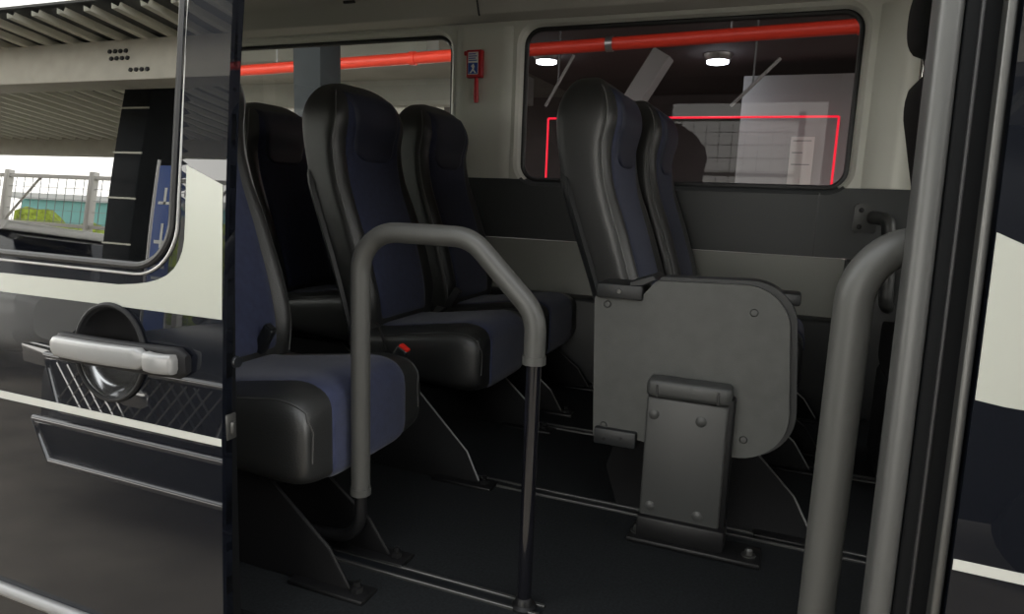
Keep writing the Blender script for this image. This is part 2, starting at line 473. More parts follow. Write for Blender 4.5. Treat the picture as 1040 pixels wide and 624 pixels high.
# silver band, conforming 0.8 mm vinyl
def dpx(*p): return [(q.x, q.z) for q in (at_door(x, y) for x, y in p)]
band = dpx((-60, 280), (0, 277), (60, 283), (120, 289), (136, 288.5), (150, 287), (161, 284), (170, 279.5), (177, 273), (182, 265), (185.5, 255), (187.5, 243), (188.3, 225), (189, 200), (190, 168), (226.5, 188), (225.5, 325), (150, 315), (80, 306), (0, 296), (-60, 288))
band = [(min(x, xe(z) - .002), z) for x, z in band]
b = NB(); patch(b, band, [], lambda x, z: Yd(z) - .0008, .03, .01, depth=.001); tag(dobj('silver_band', b, M['silver']), 'pale silver band')
st = dpx((-120, 365), (0, 396.5), (225, 446.5), (225, 454), (0, 404), (-120, 372)); st = [(min(x, xe(z) - .001), z) for x, z in st]
b = NB(); patch(b, st, [], lambda x, z: Yd(z) - .0008, .05, .01, depth=.001); tag(dobj('white_stripe', b, M['white']), 'thin white stripe')
# door body behind the skin and its black front edge
b = NB(); rings = []
for k in range(25):
    z = -.32 + 1.81 * k / 24; y = Yd(z)
    e = xe(z); th = max(.012, .0456 - .0276 * z); rings.append([(e - .004, y + .004, z), (e, y + .008, z), (e, y + th - .003, z), (e - .004, y + th, z), (e - .06, y + .06, z), (e - .06, y + .004, z)])
loft(b, rings); dobj('door_edge', b, M['mattblack'])
b = NB(); box(b, (-2.1, .86, -.3), (XE - .05, .885, .6), .005); dobj('inner_panel', b, M['black'])
# screw and latch plate on the edge
p = at_door(235, 373); b = NB(); lathe(b, [(.001, 0), (.009, 0), (.010, -.002), (.010, -.006)], (0, 0, 0), 'x', 20)
bmesh.ops.translate(b, verts=b.verts[:], vec=(XE + .007, Yd(p.z) + .028, p.z)); dobj('cap_screw', b, M['black'])
p = at_door(231, 438); b = NB(); box(b, (XE - .004, Yd(p.z) + .008, p.z - .022), (XE + .005, Yd(p.z) + .03, p.z + .022), .002)
lt = dobj('latch_plate', b, M['track'])
b = NB(); box(b, (XE + .004, Yd(p.z) + .013, p.z - .012), (XE + .012, Yd(p.z) + .022, p.z + .010), .003); dobj('striker', b, M['track'], lt)
# lower moulding
b = NB(); A = dpx((0, 594), (95, 630)); (x0, z0), (x1, z1) = A
for off, r in ((0, .013), ):
    tube(b, [(-2.14, Yd(-.1) - .004, z0 - .02), (x0, Yd(z0) - .006, z0), (x1, Yd(z1) - .006, z1), (XE - .03, Yd(z1) - .004, z1 - .03)], .012, 10)
tag(dobj('lower_moulding', b, M['satin']), 'satin grey rub strip')
# handle: recessed bowl, bezel, grip bar and end cap
b = NB(); prof_ = [(HR + .006, -.003), (HR, -.004), (HR - .004, 0), (HR * .93, .016), (HR * .75, .032), (HR * .4, .042), (.001, .045)]
lathe(b, prof_, (HX, Yd(HZ), HZ), 'y', 40, cap=False)
for v in b.verts: v.co.y += Yd(v.co.z) - Yd(HZ)
b2 = b.copy()  # one bowl split in two: reflection painted as dark top, bright bottom
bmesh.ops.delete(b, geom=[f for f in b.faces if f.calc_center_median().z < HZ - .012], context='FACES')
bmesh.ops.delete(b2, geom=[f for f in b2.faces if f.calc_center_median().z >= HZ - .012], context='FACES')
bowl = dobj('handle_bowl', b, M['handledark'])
tag(dobj('bowl_reflection', b2, M['bowl'], bowl), 'lower half of the bowl, its reflection painted as bright metal')
b = NB(); tube(b, [(HX + (HR + .003) * math.cos(2 * PI * k / 48), Yd(HZ + HR * math.sin(2 * PI * k / 48)) - .003, HZ + (HR + .003) * math.sin(2 * PI * k / 48)) for k in range(48)], .0045, 8, closed=True)
dobj('bezel', b, M['handledark'], bowl)
hl = at_door(52, 352, -.026); hm = at_door(150, 366, -.026); hr = at_door(178, 371, -.022); hs = at_door(191, 370, -.005)
def bar(x0, x1, z0, z1, hz, yo0, yo1, mm, name):
    rings = []
    for k in range(21):
        t = k / 20; x = x0 + (x1 - x0) * t; zc = z0 + (z1 - z0) * t
        e = min(1, min(t, 1 - t) / .06 + .35); e = e ** .5
        h = hz * e; yo = yo0 + (yo1 - yo0) * t - .006 * math.sin(PI * t)
        ring = []
        for a in range(20):
            th = 2 * PI * a / 20; c, s = math.cos(th), math.sin(th)
            ring.append((x, Yd(zc) + yo + .011 * e * math.copysign(abs(c) ** .6, c), zc + h * math.copysign(abs(s) ** .6, s)))
        rings.append(ring)
    b = NB(); loft(b, rings); return dobj(name, b, mm)
gb = bar(hs.x + .002, hl.x - .004, hs.z, hl.z, .026, -.006, -.012, M['handledark'], 'handle_base')
tag(bar(hm.x - .0015, hl.x, hm.z + .002, hl.z + .002, .0185, -.030, -.022, M['satin'], 'grip_bar'), 'satin silver pull bar')
tag(bar(hr.x, hm.x + .0015, hr.z, hm.z, .0165, -.022, -.030, M['satin'], 'end_cap'), 'satin silver end cap')

# ------------------------------------------------------------------ cab door (right edge of the picture)
cab = empty('cab_door', (.7, Yd(0) + BODY, -.3)); DI = Vector(cab.location)
tag(cab, 'navy front cab door at the right edge with a silver band and white stripe', 'van door')
def cobj(name, bm, m, **k):
    bmesh.ops.translate(bm, verts=bm.verts[:], vec=-DI); return obj(name, bm, m, cab, **k)
CX = .222
cw = rrect(.30, 1.12, .86, 1.42, .06)
b = NB(); patch(b, round_poly([(CX, -.33), (1.22, -.33), (1.22, 1.5), (CX, 1.5)], [.03, .03, .05, .03]), [cw], yb, .05, .02, depth=.03); cobj('outer_panel', b, M['navy'])
b = NB(); patch(b, cw, [], lambda x, z: yb(x, z) + .004, .1, .05); tag(cobj('window_pane', b, M['glassdoor']), 'dark glass')
def cpx(*p): 
    o = []
    for x, y in p:
        yy = .93
        for _ in range(6): q = at(x, y, yy); yy = Yd(q.z) + BODY
        o.append((q.x, q.z))
    return o
c0 = cpx((1012, 236), (1042, 249), (1042, 415), (988, 406))
zt, zb = c0[0][1], c0[3][1]
b = NB(); patch(b, [(CX + .001, zt), (CX + .03, c0[1][1]), (1.2, c0[1][1] - .10), (1.2, zb - .06), (CX + .03, zb - .004), (CX + .001, zb)], [], lambda x, z: yb(x, z) - .0008, .05, .02, depth=.001)
tag(cobj('silver_band', b, M['silver']), 'pale silver band')
c1 = cpx((965, 567), (1042, 582), (1042, 593), (965, 578))
b = NB(); patch(b, [(CX + .001, c1[0][1]), (1.2, c1[0][1] - .02), (1.2, c1[3][1] - .02), (CX + .001, c1[3][1])], [], lambda x, z: yb(x, z) - .0008, .05, .02, depth=.001)
tag(cobj('white_stripe', b, M['white']), 'thin white stripe')
b = NB(); box(b, (CX + .02, .985, -.3), (1.2, 1.0, .8)); cobj('inner_panel', b, M['black'])

# ------------------------------------------------------------------ seats
def interp(tab, z):
    for i in range(len(tab) - 1):
        if z <= tab[i + 1][0] or i == len(tab) - 2:
            p0 = tab[max(i - 1, 0)]; p1 = tab[i]; p2 = tab[i + 1]; p3 = tab[min(i + 2, len(tab) - 1)]
            t = (z - p1[0]) / (p2[0] - p1[0]); t = max(0, min(1, t)); h = p2[0] - p1[0]; out = []
            for k in range(1, len(p1)):
                m1 = (p2[k] - p0[k]) / max(1e-6, p2[0] - p0[0]) * h; m2 = (p3[k] - p1[k]) / max(1e-6, p3[0] - p1[0]) * h
                out.append((2 * t ** 3 - 3 * t * t + 1) * p1[k] + (t ** 3 - 2 * t * t + t) * m1 + (-2 * t ** 3 + 3 * t * t) * p2[k] + (t ** 3 - t * t) * m2)
            return out
ZT = 1.16
#        z     x front  x rear  half width
BACK = [(.33, .015, -.100, .205), (.45, .005, -.122, .224), (.57, -.022, -.160, .226), (.70, -.064, -.210, .222), (.83, -.108, -.258, .216),
        (.95, -.122, -.288, .213), (1.04, -.106, -.300, .211), (1.11, -.116, -.298, .206), (1.16, -.148, -.290, .200)]
def taper(x, xc, a): return 1 - .13 * max(0.0, (xc + a - x) / (2 * a) - .15) / .85     # backs narrow towards the rear
def back_sec(z):
    xf, xr, w = interp(BACK, z); xc, a = (xf + xr) / 2, (xf - xr) / 2
    if z > 1.0:
        q = (z - 1.0) / (ZT - 1.0); k = max(0.0, 1 - q ** 2.8) ** (1 / 2.2); w *= .28 + .72 * k if q < 1 else .28; a *= .25 + .75 * max(0, 1 - q ** 2.4) ** .5
    bol = .028 * max(0, min(1, (z - .36) / .1)) * max(0, min(1, (.98 - z) / .2))
    return xc, a, w, bol
NS = 5.5
def bolst(k): 
    t = max(0, min(1, (k - .66) / .2)); return t * t * (3 - 2 * t)
def back_front(y, z, off=0.0):
    xc, a, w, bol = back_sec(z); k = min(.995, abs(y) / w)
    return xc + a * (1 - k ** NS) ** (1 / NS) + bol * bolst(k) * (1 - k ** 8) + off
def make_backrest():
    zs = [.33 + (.67) * i / 26 for i in range(27)] + [1.0 + .16 * math.sin(PI / 2 * (i / 12)) for i in range(1, 13)]
    rings = []; n = 56
    for z in zs:
        xc, a, w, bol = back_sec(z); ring = []
        for i in range(n):
            th = 2 * PI * (i + .5) / n; c, s = math.cos(th), math.sin(th)
            x = a * math.copysign(abs(c) ** (2 / NS), c); y = w * math.copysign(abs(s) ** (2 / NS), s)
            k = abs(y) / w
            if x > 0: x += bol * bolst(k) * (1 - k ** 8) * min(1, x / (a * .5))
            ring.append((xc + x, y * taper(xc + x, xc, a), z))
        rings.append(ring)
    b = NB(); loft(b, rings); return b
def make_back_panel():
    b = NB()
    def fn(u, v):
        z = .385 + (1.118 - .385) * v
        w = back_sec(z)[2]; kk = .68 + .10 * v
        y = (2 * u - 1) * w * kk
        e = min(1, min(u, 1 - u) / .07, min(v, 1 - v) / .03)
        return (back_front(y, z, -.003 + .0085 * math.sin(e * PI / 2)), y, z)
    grid(b, fn, 28, 44); return b
def make_head_pad():
    b = NB()
    def fn(u, v):
        z = .90 + (1.125 - .90) * v
        hw = .116 + .028 * v
        if v < .22: hw *= (1 - (1 - v / .22) ** 2.5) ** .5 * .999 + .001
        y = (2 * u - 1) * hw; e = min(1, min(u, 1 - u) / .08, min(v, 1 - v) / .06)
        return (back_front(y, z, .002 + .009 * math.sin(e * PI / 2)), y, z)
    grid(b, fn, 22, 26); return b
def make_piping(s):
    b = NB(); P = []
    for i in range(48):
        v = i / 47; z = .37 + (1.125 - .37) * v; w = back_sec(z)[2]; k = .955
        P.append((back_front(s * w * k, z, .001), s * w * k, z))
    tube(b, P, .0023, 6); return b
def make_back_shell():
    zs = [.30 + .62 * i / 20 for i in range(21)]; rings = []
    for z in zs:
        xc, a, w, bol = back_sec(max(.33, z)); tp = 1.0 if z < .82 else 1 - ((z - .82) / .1) ** 2 * .25
        ring = []; n = 20
        for i in range(n + 1):
            th = PI / 2 * 1.12 + (PI * .88) * i / n; c, s = math.cos(th), math.sin(th)
            ring.append((xc + (a + .008) * math.copysign(abs(c) ** (2 / NS), c), (w + .007) * taper(xc + a * c, xc, a) * tp * math.copysign(abs(s) ** (2 / NS), s), z))
        inner = [(xc + .6 * (x - xc) + .0, y * .9, z) for x, y, z in ring[::-1]]
        rings.append(ring + inner)
    b = NB(); loft(b, rings); return b
def cushion_rings(hw, grow, n=5.0, x0=-.05, x1=.405):
    rings = []; NN = 44
    ts = [0, .02, .06] + [.06 + .60 * i / 8 for i in range(1, 9)] + [.66 + .34 * math.sin(PI / 2 * i / 12) for i in range(1, 13)]
    for t in ts:
        x = x0 + (x1 - x0) * t
        top = .372 + .040 * max(0, min(1, (t - .2) / .6)) ** 1 ; bot = .225 - .030 * t
        if t > .8:
            q = (t - .8) / .2; f = max(.0, 1 - q ** 2.6) ** (1 / 2.6)
        else: f = 1
        zc = (top + bot) / 2 - .012 * (1 - f); hh = (top - bot) / 2
        sc = .50 + .50 * f
        if t >= .999: sc = .48
        ww = (hw + grow) * (.90 + .10 * f); hz = (hh + grow) * sc
        ring = []
        for i in range(NN):
            th = 2 * PI * (i + .5) / NN; c, s = math.cos(th), math.sin(th)
            ring.append((x + (grow if t > .5 else 0) * 1.0, ww * math.copysign(abs(c) ** (2 / n), c), zc + hz * math.copysign(abs(s) ** (2 / n), s)))
        rings.append(ring)
    return rings
def make_cushion(): b = NB(); loft(b, cushion_rings(.240, 0)); return b
def make_cushion_panel(): b = NB(); loft(b, cushion_rings(.148, .0045, 9)); return b
def make_cushion_piping(s):
    R = cushion_rings(.240, 0); P = []
    for r in R[2:]:
        p = max(r, key=lambda q: q[1] * s + q[2] * 1.4); P.append((p[0], p[1], p[2] + .0005))
    last = R[-1]
    low = min(last, key=lambda q: q[2] - q[1] * s * 1.4)
    P.append((P[-1][0] + .001, low[1], low[2] + .01))
    b = NB(); tube(b, P, .0022, 6); return b
def leg_bm(y0, y1, flip=0):
    """pressed side plate sloping forward to a foot, with a bright turned front edge"""
    poly = [(-.02, .225), (.255, .225), (.435, .085), (.485, .012), (.485, .0), (.0, .0), (-.05, .08)]
    b = NB(); plate(b, poly, -.004, .004, .0015, 1)
    for v in b.verts: v.co.y += y1 + (y0 - y1) * (v.co.z / .235)
    return b
def leg_edge_bm(y0, y1):
    b = NB(); P = [(.255, .225), (.435, .085), (.485, .012), (.485, .0)]
    f = lambda z: y1 + (y0 - y1) * (z / .235)
    for (xa, za), (xb, zb) in zip(P, P[1:]): tube(b, [(xa + .001, f(za), za), (xb + .001, f(zb), zb)], .0034, 6)
    return b
def foot_bm(y, x0=.35, x1=.535):
    b = NB(); box(b, (x0, y - .028, 0), (x1, y + .028, .010), .003); 
    lathe(b, [(.013, .010), (.013, .020), (.007, .022), (.007, .032)], (x1 - .03, y, 0), 'z', 6); return b

BM_CACHE = {}
def make_seat(label, x, y, legs, group, pads=True):
    root = empty('bus_seat', (x, y, 0))
    tag(root, label, 'seat', group)
    def part(name, fn, m, key=None, parent=None, lab=None):
        key = key or name
        if key in BM_CACHE:
            o = bpy.data.objects.new(name, BM_CACHE[key]); COL.objects.link(o); o.parent = parent or root
        else:
            o = obj(name, fn(), m, parent or root, angle=60); BM_CACHE[key] = o.data
        if lab: o['label'] = lab
        return o
    bk = part('backrest', make_backrest, M['leather'])
    part('back_panel', make_back_panel, M['fabric'], parent=bk, lab='navy fabric centre of the backrest')
    part('headrest_pad', make_head_pad, M['pad'], parent=bk, lab='dark navy rounded head pad')
    for s in (-1, 1): part('piping', lambda: make_piping(s), M['pipe'], 'piping%d' % s, bk)
    part('back_shell', make_back_shell, M['shell'])
    cu = part('cushion', make_cushion, M['leather'])
    part('cushion_panel', make_cushion_panel, M['fabric'], parent=cu, lab='navy fabric centre of the cushion')
    for s in (-1, 1): part('piping', lambda: make_cushion_piping(s), M['seam'], 'cpiping%d' % s, cu)
    def frame():
        b = NB(); box(b, (-.06, -.19, .195), (.31, .19, .230), .008); cyl(b, (.27, -.2, .215), (.27, .2, .215), .014); return b
    part('seat_frame', frame, M['dark'])
    for i, (ya, yb_) in enumerate(legs):
        lg = obj('leg', leg_bm(ya, yb_), M['legmetal'], root)
        obj('leg_edge', leg_edge_bm(ya, yb_), M['dark'] if y < 1.5 else M['track'], lg)
        obj('foot', foot_bm(yb_), M['dark'], lg)
    return root

GRP = 'navy and black bus seats'
B_ = make_seat('navy and black seat behind the inverted U handrail, tallest of the left trio', -1.235, 2.035, [(-.32, -.385), (.17, .12)], GRP)
C_ = make_seat('navy and black window seat beside the pillar with the red hammer', -1.225, 2.565, [(-.17, -.20), (.17, .17)], GRP)
N_ = make_seat('nearest navy and black seat beside the slid door, its backrest mostly hidden', -1.25, 1.262, [(-.19, -.20), (-.06, -.05)], GRP)
A_ = make_seat('navy and black seat farthest left, in the row behind the others', -1.95, 2.42, [(-.17, -.17), (.17, .17)], GRP)
D_ = make_seat('middle seat behind the folded jump seat, nearer of the middle pair', -.365, 2.07, [(-.17, -.36), (.17, .12)], GRP)
E_ = make_seat('farther seat of the middle pair, against the tinted window', -.33, 2.565, [(-.17, -.20), (.17, .17)], GRP)

# seat belt buckles
def buckle(root, x, y, z, red, sc=1.0, rz=0.0):
    b = NB(); box(b, (-.016, -.011, -.045), (.016, .011, .035), .006, 3)
    o = obj('belt_buckle', b, M['shell'], root); o.location = (x, y, z); o.rotation_euler = (0, .55, rz); o.scale = (sc, sc, sc)
    b = NB(); box(b, (-.013, -.009, .030), (.013, .009, .039), .003); r = obj('release_button', b, M['buckle'] if red else M['shell'], o)
    if red: r['label'] = 'red release button'
    b = NB(); tube(b, fillet([(0, 0, -.04), (-.02, 0, -.10), (-.06, 0, -.16)], .05), .007, 8); obj('buckle_stalk', b, M['belt'], o)
buckle(B_, .15, -.272, .300, True, 1.3)
buckle(B_, .075, .245, .42, False); buckle(N_, .03, .08, .43, False)
for r_, y_ in ((N_, -.05), (B_, -.243)):
    b = NB(); P = [(.0, y_, .41), (.05, y_ + .01, .40), (.10, y_ - .004, .30), (.06, y_, .24)]
    grid(b, lambda u, v: Vector(fillet(P, .03, 4)[min(len(fillet(P, .03, 4)) - 1, int(u * (len(fillet(P, .03, 4)) - 1)))]) + Vector((0, (v - .5) * .012, 0)), 8, 2)
    if r_ is B_: obj('seat_belt', b, M['belt'], r_)
    else: b.free()

# ------------------------------------------------------------------ handrails
RY = 1.172; RX0, RX1 = -.812, -.424
rail = empty('handrail', (RX1, RY, 0)); tag(rail, 'grey inverted U handrail standing in front of the left seats', 'handrail')
def L_(p, o): return [tuple(Vector(q) - Vector(o)) for q in p]
pts = [(RX0, RY, .165), (RX0, RY, .733), (-.562, RY, .733), (RX1, RY, .598), (RX1, RY, .507)]
full = fillet(pts, [.085, .085, .085], 12)
b = NB(); tube(b, L_(full, rail.location), .0205, 24)
for q in (full[0], full[-1]):
    tube(b, L_([(q[0], q[1], q[2] - .004), (q[0], q[1], q[2] + .012)], rail.location), .0225, 24)
tag(obj('grip_sleeve', b, M['grip'], rail), 'padded grey sleeve')
b = NB(); tube(b, L_([(RX1, RY, .01), (RX1, RY, .515)], rail.location), .0145, 20)
tag(obj('upright_pole', b, M['blackgloss'], rail), 'thin black pole')
b = NB(); tube(b, L_(fillet([(RX0, RY, .18), (RX0, RY, .055), (-1.06, RY, .035)], .085, 10), rail.location), .0135, 20)
tag(obj('bent_tube', b, M['dark'], rail), 'thin black tube bending back under the seat')
b = NB(); lathe(b, [(.026, 0), (.026, .005), (.019, .010), (.0165, .022), (.0145, .024)], (0, 0, 0), 'z', 24); obj('floor_flange', b, M['dark'], rail)

RX, RY2 = .090, 1.045
rail2 = empty('handrail', (RX, RY2, 0)); tag(rail2, 'thick grey handrail bending toward the pillar at the right of the opening', 'handrail')
pts = [(RX, RY2, .02), (RX, RY2, .762), (.235, RY2 + .065, .775)]
full = fillet(pts, [.095], 14)
b = NB(); tube(b, L_(full, rail2.location), .0255, 28); tag(obj('grip_sleeve', b, M['grip'], rail2), 'padded grey sleeve')
b = NB(); lathe(b, [(.042, 0), (.042, .008), (.028, .016), (.026, .03)], (0, 0, 0), 'z', 24); obj('floor_flange', b, M['dark'], rail2)

# grab handle on the far wall
p = at(879, 222, YF)
gh = empty('grab_handle', (p.x, YF - .002, p.z)); tag(gh, 'small dark grab handle bolted to the far wall beside the right window', 'grab handle')
b = NB(); plate(b, round_poly([(-.042, -.055), (.035, -.055), (.050, .02), (.0, .055), (-.042, .055)], [.015] * 5), -.012, .002, .004); mp_ = obj('mounting_plate', b, M['cover'], gh)
for bx, bz in ((-.018, .030), (-.020, -.032)):
    b = NB(); lathe(b, [(.009, -.012), (.009, -.017), (.006, -.019)], (bx, 0, bz), 'y', 16); obj('bolt', b, M['dark'], mp_)
b = NB(); tube(b, fillet([(.02, -.005, .005), (.07, -.06, .0), (.085, -.075, -.16), (.09, -.09, -.30), (.11, -.005, -.33)], [.03, .04, .03], 8), .024, 20); obj('handle_tube', b, M['cover'], gh)

# ------------------------------------------------------------------ floor tracks
def track(y, x0, x1, label):
    r = empty('floor_track', ((x0 + x1) / 2, y, 0)); h = (x1 - x0) / 2
    tag(r, label, 'floor track', 'metal seat tracks in the floor')
    for s in (-1, 1):
        b = NB(); box(b, (-h, s * .016 - .0045, -.002), (h, s * .016 + .0045, .006), .0015, 1); obj('lip', b, M['track'], r)
    b = NB(); box(b, (-h, -.013, -.002), (h, .013, .002)); tag(obj('slot', b, M['black'], r), 'dark slot')
track(1.172, -1.3, -.385, 'metal floor track nearest the door, ending at the black pole')
track(1.685, -1.9, .62, 'long metal floor track passing behind the folded jump seat')
track(2.215, -1.9, .62, 'farthest metal floor track under the window seats')

# ------------------------------------------------------------------ folded jump seat
FY = 1.60
js = empty('folding_jump_seat', (-.17, 1.56, 0)); tag(js, 'folded jump seat showing its grey underside board on a floor pedestal', 'folding seat')
JO = Vector(js.location)
def jobj(name, bm, m, parent=None, **k):
    bmesh.ops.translate(bm, verts=bm.verts[:], vec=-JO); return obj(name, bm, m, parent or js, **k)
def jp(x, y, Y=FY): q = at(x, y, Y); return (q.x, q.z)
board = round_poly([jp(604, 300), jp(652, 301), jp(667, 285.5), jp(803, 292), jp(801, 470), jp(690, 460), jp(650, 448), jp(602, 443)],
                   [.008, .012, .012, .10, .11, .004, .008, .008], 10)
b = NB(); plate(b, board, FY, FY + .030, .005, 3); bd = jobj('seat_board', b, M['plastic'], angle=50); bd['label'] = 'grey textured board'
cxb = sum(p[0] for p in board) / len(board); czb = sum(p[1] for p in board) / len(board)
# only the top and right edge carries the black rim
rim = [p for p in board if not (p[0] < -.30)]
b = NB(); plate(b, [(cxb + (x - cxb) * 1.022 + .009, czb + (z - czb) * 1.022 + .004) for x, z in board], FY + .018, FY + .075, .012, 3); jobj('edge_frame', b, M['shell'], angle=50)
# folded cushion and back behind the board
b = NB(); plate(b, round_poly([(-.36, .25), (.035, .25), (.035, .60), (-.36, .60)], [.05, .08, .09, .05], 8), FY + .07, FY + .175, .03, 4); jobj('folded_cushion', b, M['leather'])
# latch blocks on the left edge
def pbox(x0, y0, x1, y1, Ya, Yb_, bev=.005):
    a = at(x0, y1, Ya); c = at(x1, y0, Ya); b = NB(); box(b, (a.x, Ya, a.z), (c.x, Yb_, c.z), bev, 2); return b
lb = jobj('latch_block', pbox(605, 291, 653, 302, FY - .012, FY + .10), M['shell'])
b = NB(); a = at(629, 296, FY - .012); lathe(b, [(.0005, -.003), (.005, -.003), (.006, 0), (.006, .004)], (a.x, FY - .012, a.z), 'y', 16); jobj('screw', b, M['track'], lb)
b = NB(); a = at(652, 302, FY); c = at(668, 285, FY); plate(b, [(a.x - .03, a.z + .025), (a.x, a.z + .028), (c.x, c.z + .002), (c.x - .01, c.z + .012), (a.x - .03, a.z + .035)], FY - .008, FY + .09, .002, 1); jobj('latch_arm', b, M['shell'], lb)
lb2 = jobj('hinge_block', pbox(602, 441, 646, 450, FY - .016, FY + .05), M['shell'])
for px in (613, 630):
    a = at(px, 446, FY - .016); b = NB(); lathe(b, [(.0005, -.002), (.004, -.002), (.0045, .002)], (a.x, FY - .016, a.z), 'y', 12); jobj('screw', b, M['dark'], lb2)
b = NB(); a = at(797, 300, FY + .06); box(b, (a.x - .02, FY + .03, a.z - .02), (a.x + .035, FY + .10, a.z + .008), .006); jobj('strap_end', b, M['shell'])
# screw caps on the board
for px, py in ((617, 309), (766, 318), (755, 447), (613, 432)):
    x, z = jp(px, py); b = NB(); lathe(b, [(.0005, -.0035), (.007, -.003), (.0095, 0), (.0095, .002)], (x, FY, z), 'y', 20); jobj('screw_cap', b, M['cover'], bd)
# pedestal
PY = 1.555
pl0, pl1, pr0, pr1 = at(650, 533, PY), at(655, 402, PY), at(732, 545, PY), at(737, 414, PY)
x0, x1 = (pl0.x + pl1.x) / 2, (pr0.x + pr1.x) / 2; zt = (pl1.z + pr1.z) / 2; zb = (pl0.z + pr0.z) / 2
b = NB(); box(b, (x0, PY, zb), (x1, PY + .018, zt), .006, 3); cv = jobj('post_cover', b, M['cover']); cv['label'] = 'dark grey cover plate'
b = NB(); box(b, (x0 + .004, PY + .010, .012), (x1 + .012, PY + .075, zt + .015), .006, 2); jobj('post', b, M['dark'])
b = NB(); box(b, (x0 - .002, PY - .010, zt + .001), (x1 + .004, PY + .05, zt + .045), .012, 3); hg = jobj('hinge_cap', b, M['cover'])
for fx in (.13, .87):
    x = x0 + (x1 - x0) * fx; b = NB(); box(b, (x - .003, PY - .0115, zt + .003), (x + .003, PY + .02, zt + .034), .001, 1); jobj('slot', b, M['black'], hg)
for px, py in ((664, 421), (712, 429), (660, 514), (708, 525)):
    q = at(px, py, PY); b = NB(); lathe(b, [(.0005, -.004), (.008, -.0035), (.0125, -.001), (.013, .002)], (q.x, PY, q.z), 'y', 24); jobj('screw_cap', b, M['cover'], cv)
b = NB(); box(b, (x0 + .012, PY - .004, zb - .022), (x1 - .012, PY + .004, zb - .014), .002); tag(jobj('bright_lip', b, M['steel']), 'bright metal lip')
bx0, bx1 = at_floor(636, 548).x, at_floor(772, 578).x
b = NB(); box(b, (bx0, PY - .030, 0), (bx1, PY + .06, .014), .005); box(b, (x0 - .003, PY - .016, .010), (x1 + .016, PY + .07, .065), .006); bp_ = jobj('base_plate', b, M['dark'])
for x in (bx0 + .02, bx1 - .028):
    b = NB(); lathe(b, [(.016, .014), (.016, .017), (.009, .018), (.009, .028), (.005, .032)], (x, PY + .005, 0), 'z', 16); jobj('bolt', b, M['track'], bp_)

# ------------------------------------------------------------------ emergency hammer on the pillar
hp = at(484, 66, YF - .017)
eh = empty('emergency_hammer', (hp.x, YF - .0165, hp.z)); tag(eh, 'red emergency window hammer in its case on the pale pillar', 'emergency hammer')
b = NB(); box(b, (-.038, -.030, -.058), (.038, .0, .060), .006, 3); hcase = obj('case', b, M['red'], eh)
b = NB(); box(b, (-.028, -.0315, -.045), (.022, -.0295, .050), .001, 1); lbp = tag(obj('label_plate', b, M['poster'], hcase), 'white pictogram plate')
b = NB(); box(b, (-.026, -.0325, -.043), (.020, -.0310, .004)); bl = obj('blue_symbol', b, M['blue'], hcase)
b = NB(); plate(b, [(-.018, -.040), (-.004, -.020), (-.012, -.010), (.0, .0), (.006, -.012), (.002, -.024), (.014, -.040), (.008, -.040), (-.002, -.030), (-.012, -.040)], -.0335, -.0322); obj('white_symbol', b, M['poster'], hcase)
b = NB()
for i in range(4): box(b, (-.024, -.0325, .012 + .009 * i), (.016 - .006 * (i % 2), -.0312, .016 + .009 * i))
obj('printed_lines', b, M['blue'], hcase)
b = NB(); tube(b, [(.008, -.016, -.05), (.008, -.016, -.075), (.010, -.016, -.150), (.010, -.016, -.165)], [.007, .010, .012, .009], 14); obj('hammer_handle', b, M['red'], eh)
b = NB(); cyl(b, (-.052, -.014, .048), (-.036, -.014, .048), .010, 12); obj('hammer_tip', b, M['red'], eh)

# ------------------------------------------------------------------ driver seat in the cab
ds = empty('driver_seat', (.345, 2.30, 0)); tag(ds, 'black driver seat with headrest, half hidden behind the grey pillar', 'seat')
b = NB(); rings = []
for i in range(30):
    t = i / 29; z = .42 + .77 * t
    w = .235 * (1 - .05 * t); a = .065 - .012 * t; xc = .15 - .183 * t
    if t > .86: q = (t - .86) / .14; k = max(0, 1 - q ** 2.4) ** .45; w *= .45 + .55 * k; a *= .35 + .65 * k; xc += .012 * q
    if t < .1: a *= .6 + 4 * t
    rings.append([(xc + a * math.copysign(abs(math.cos(th)) ** .55, math.cos(th)), w * math.copysign(abs(math.sin(th)) ** .55, math.sin(th)), z) for th in [2 * PI * (k + .5) / 40 for k in range(40)]])
loft(b, rings); obj('backrest', b, M['cloth'], ds)
b = NB(); rings = []
for i in range(17):
    t = i / 16; z = 1.245 + .21 * t; k = max(0.02, 1 - abs(2 * t - 1) ** 2.6) ** .42
    rings.append([(-.036 + .055 * k * math.copysign(abs(math.cos(th)) ** .7, math.cos(th)), .135 * (.35 + .65 * k) * math.copysign(abs(math.sin(th)) ** .7, math.sin(th)), z) for th in [2 * PI * (q + .5) / 32 for q in range(32)]])
loft(b, rings); hd_ = obj('headrest', b, M['cloth'], ds)
for s in (-1, 1):
    b = NB(); cyl(b, (-.030, s * .075, 1.12), (-.034, s * .075, 1.27), .008, 14); tag(obj('headrest_post', b, M['chrome'], ds), 'chrome post')
b = NB(); loft(b, [[(x * 1.05 + .02, y * 1.05, z + .08) for x, y, z in r] for r in cushion_rings(.240, 0)]); obj('cushion', b, M['cloth'], ds)
b = NB(); box(b, (-.04, -.2, 0), (.36, .2, .31), .02); obj('seat_base', b, M['shell'], ds)

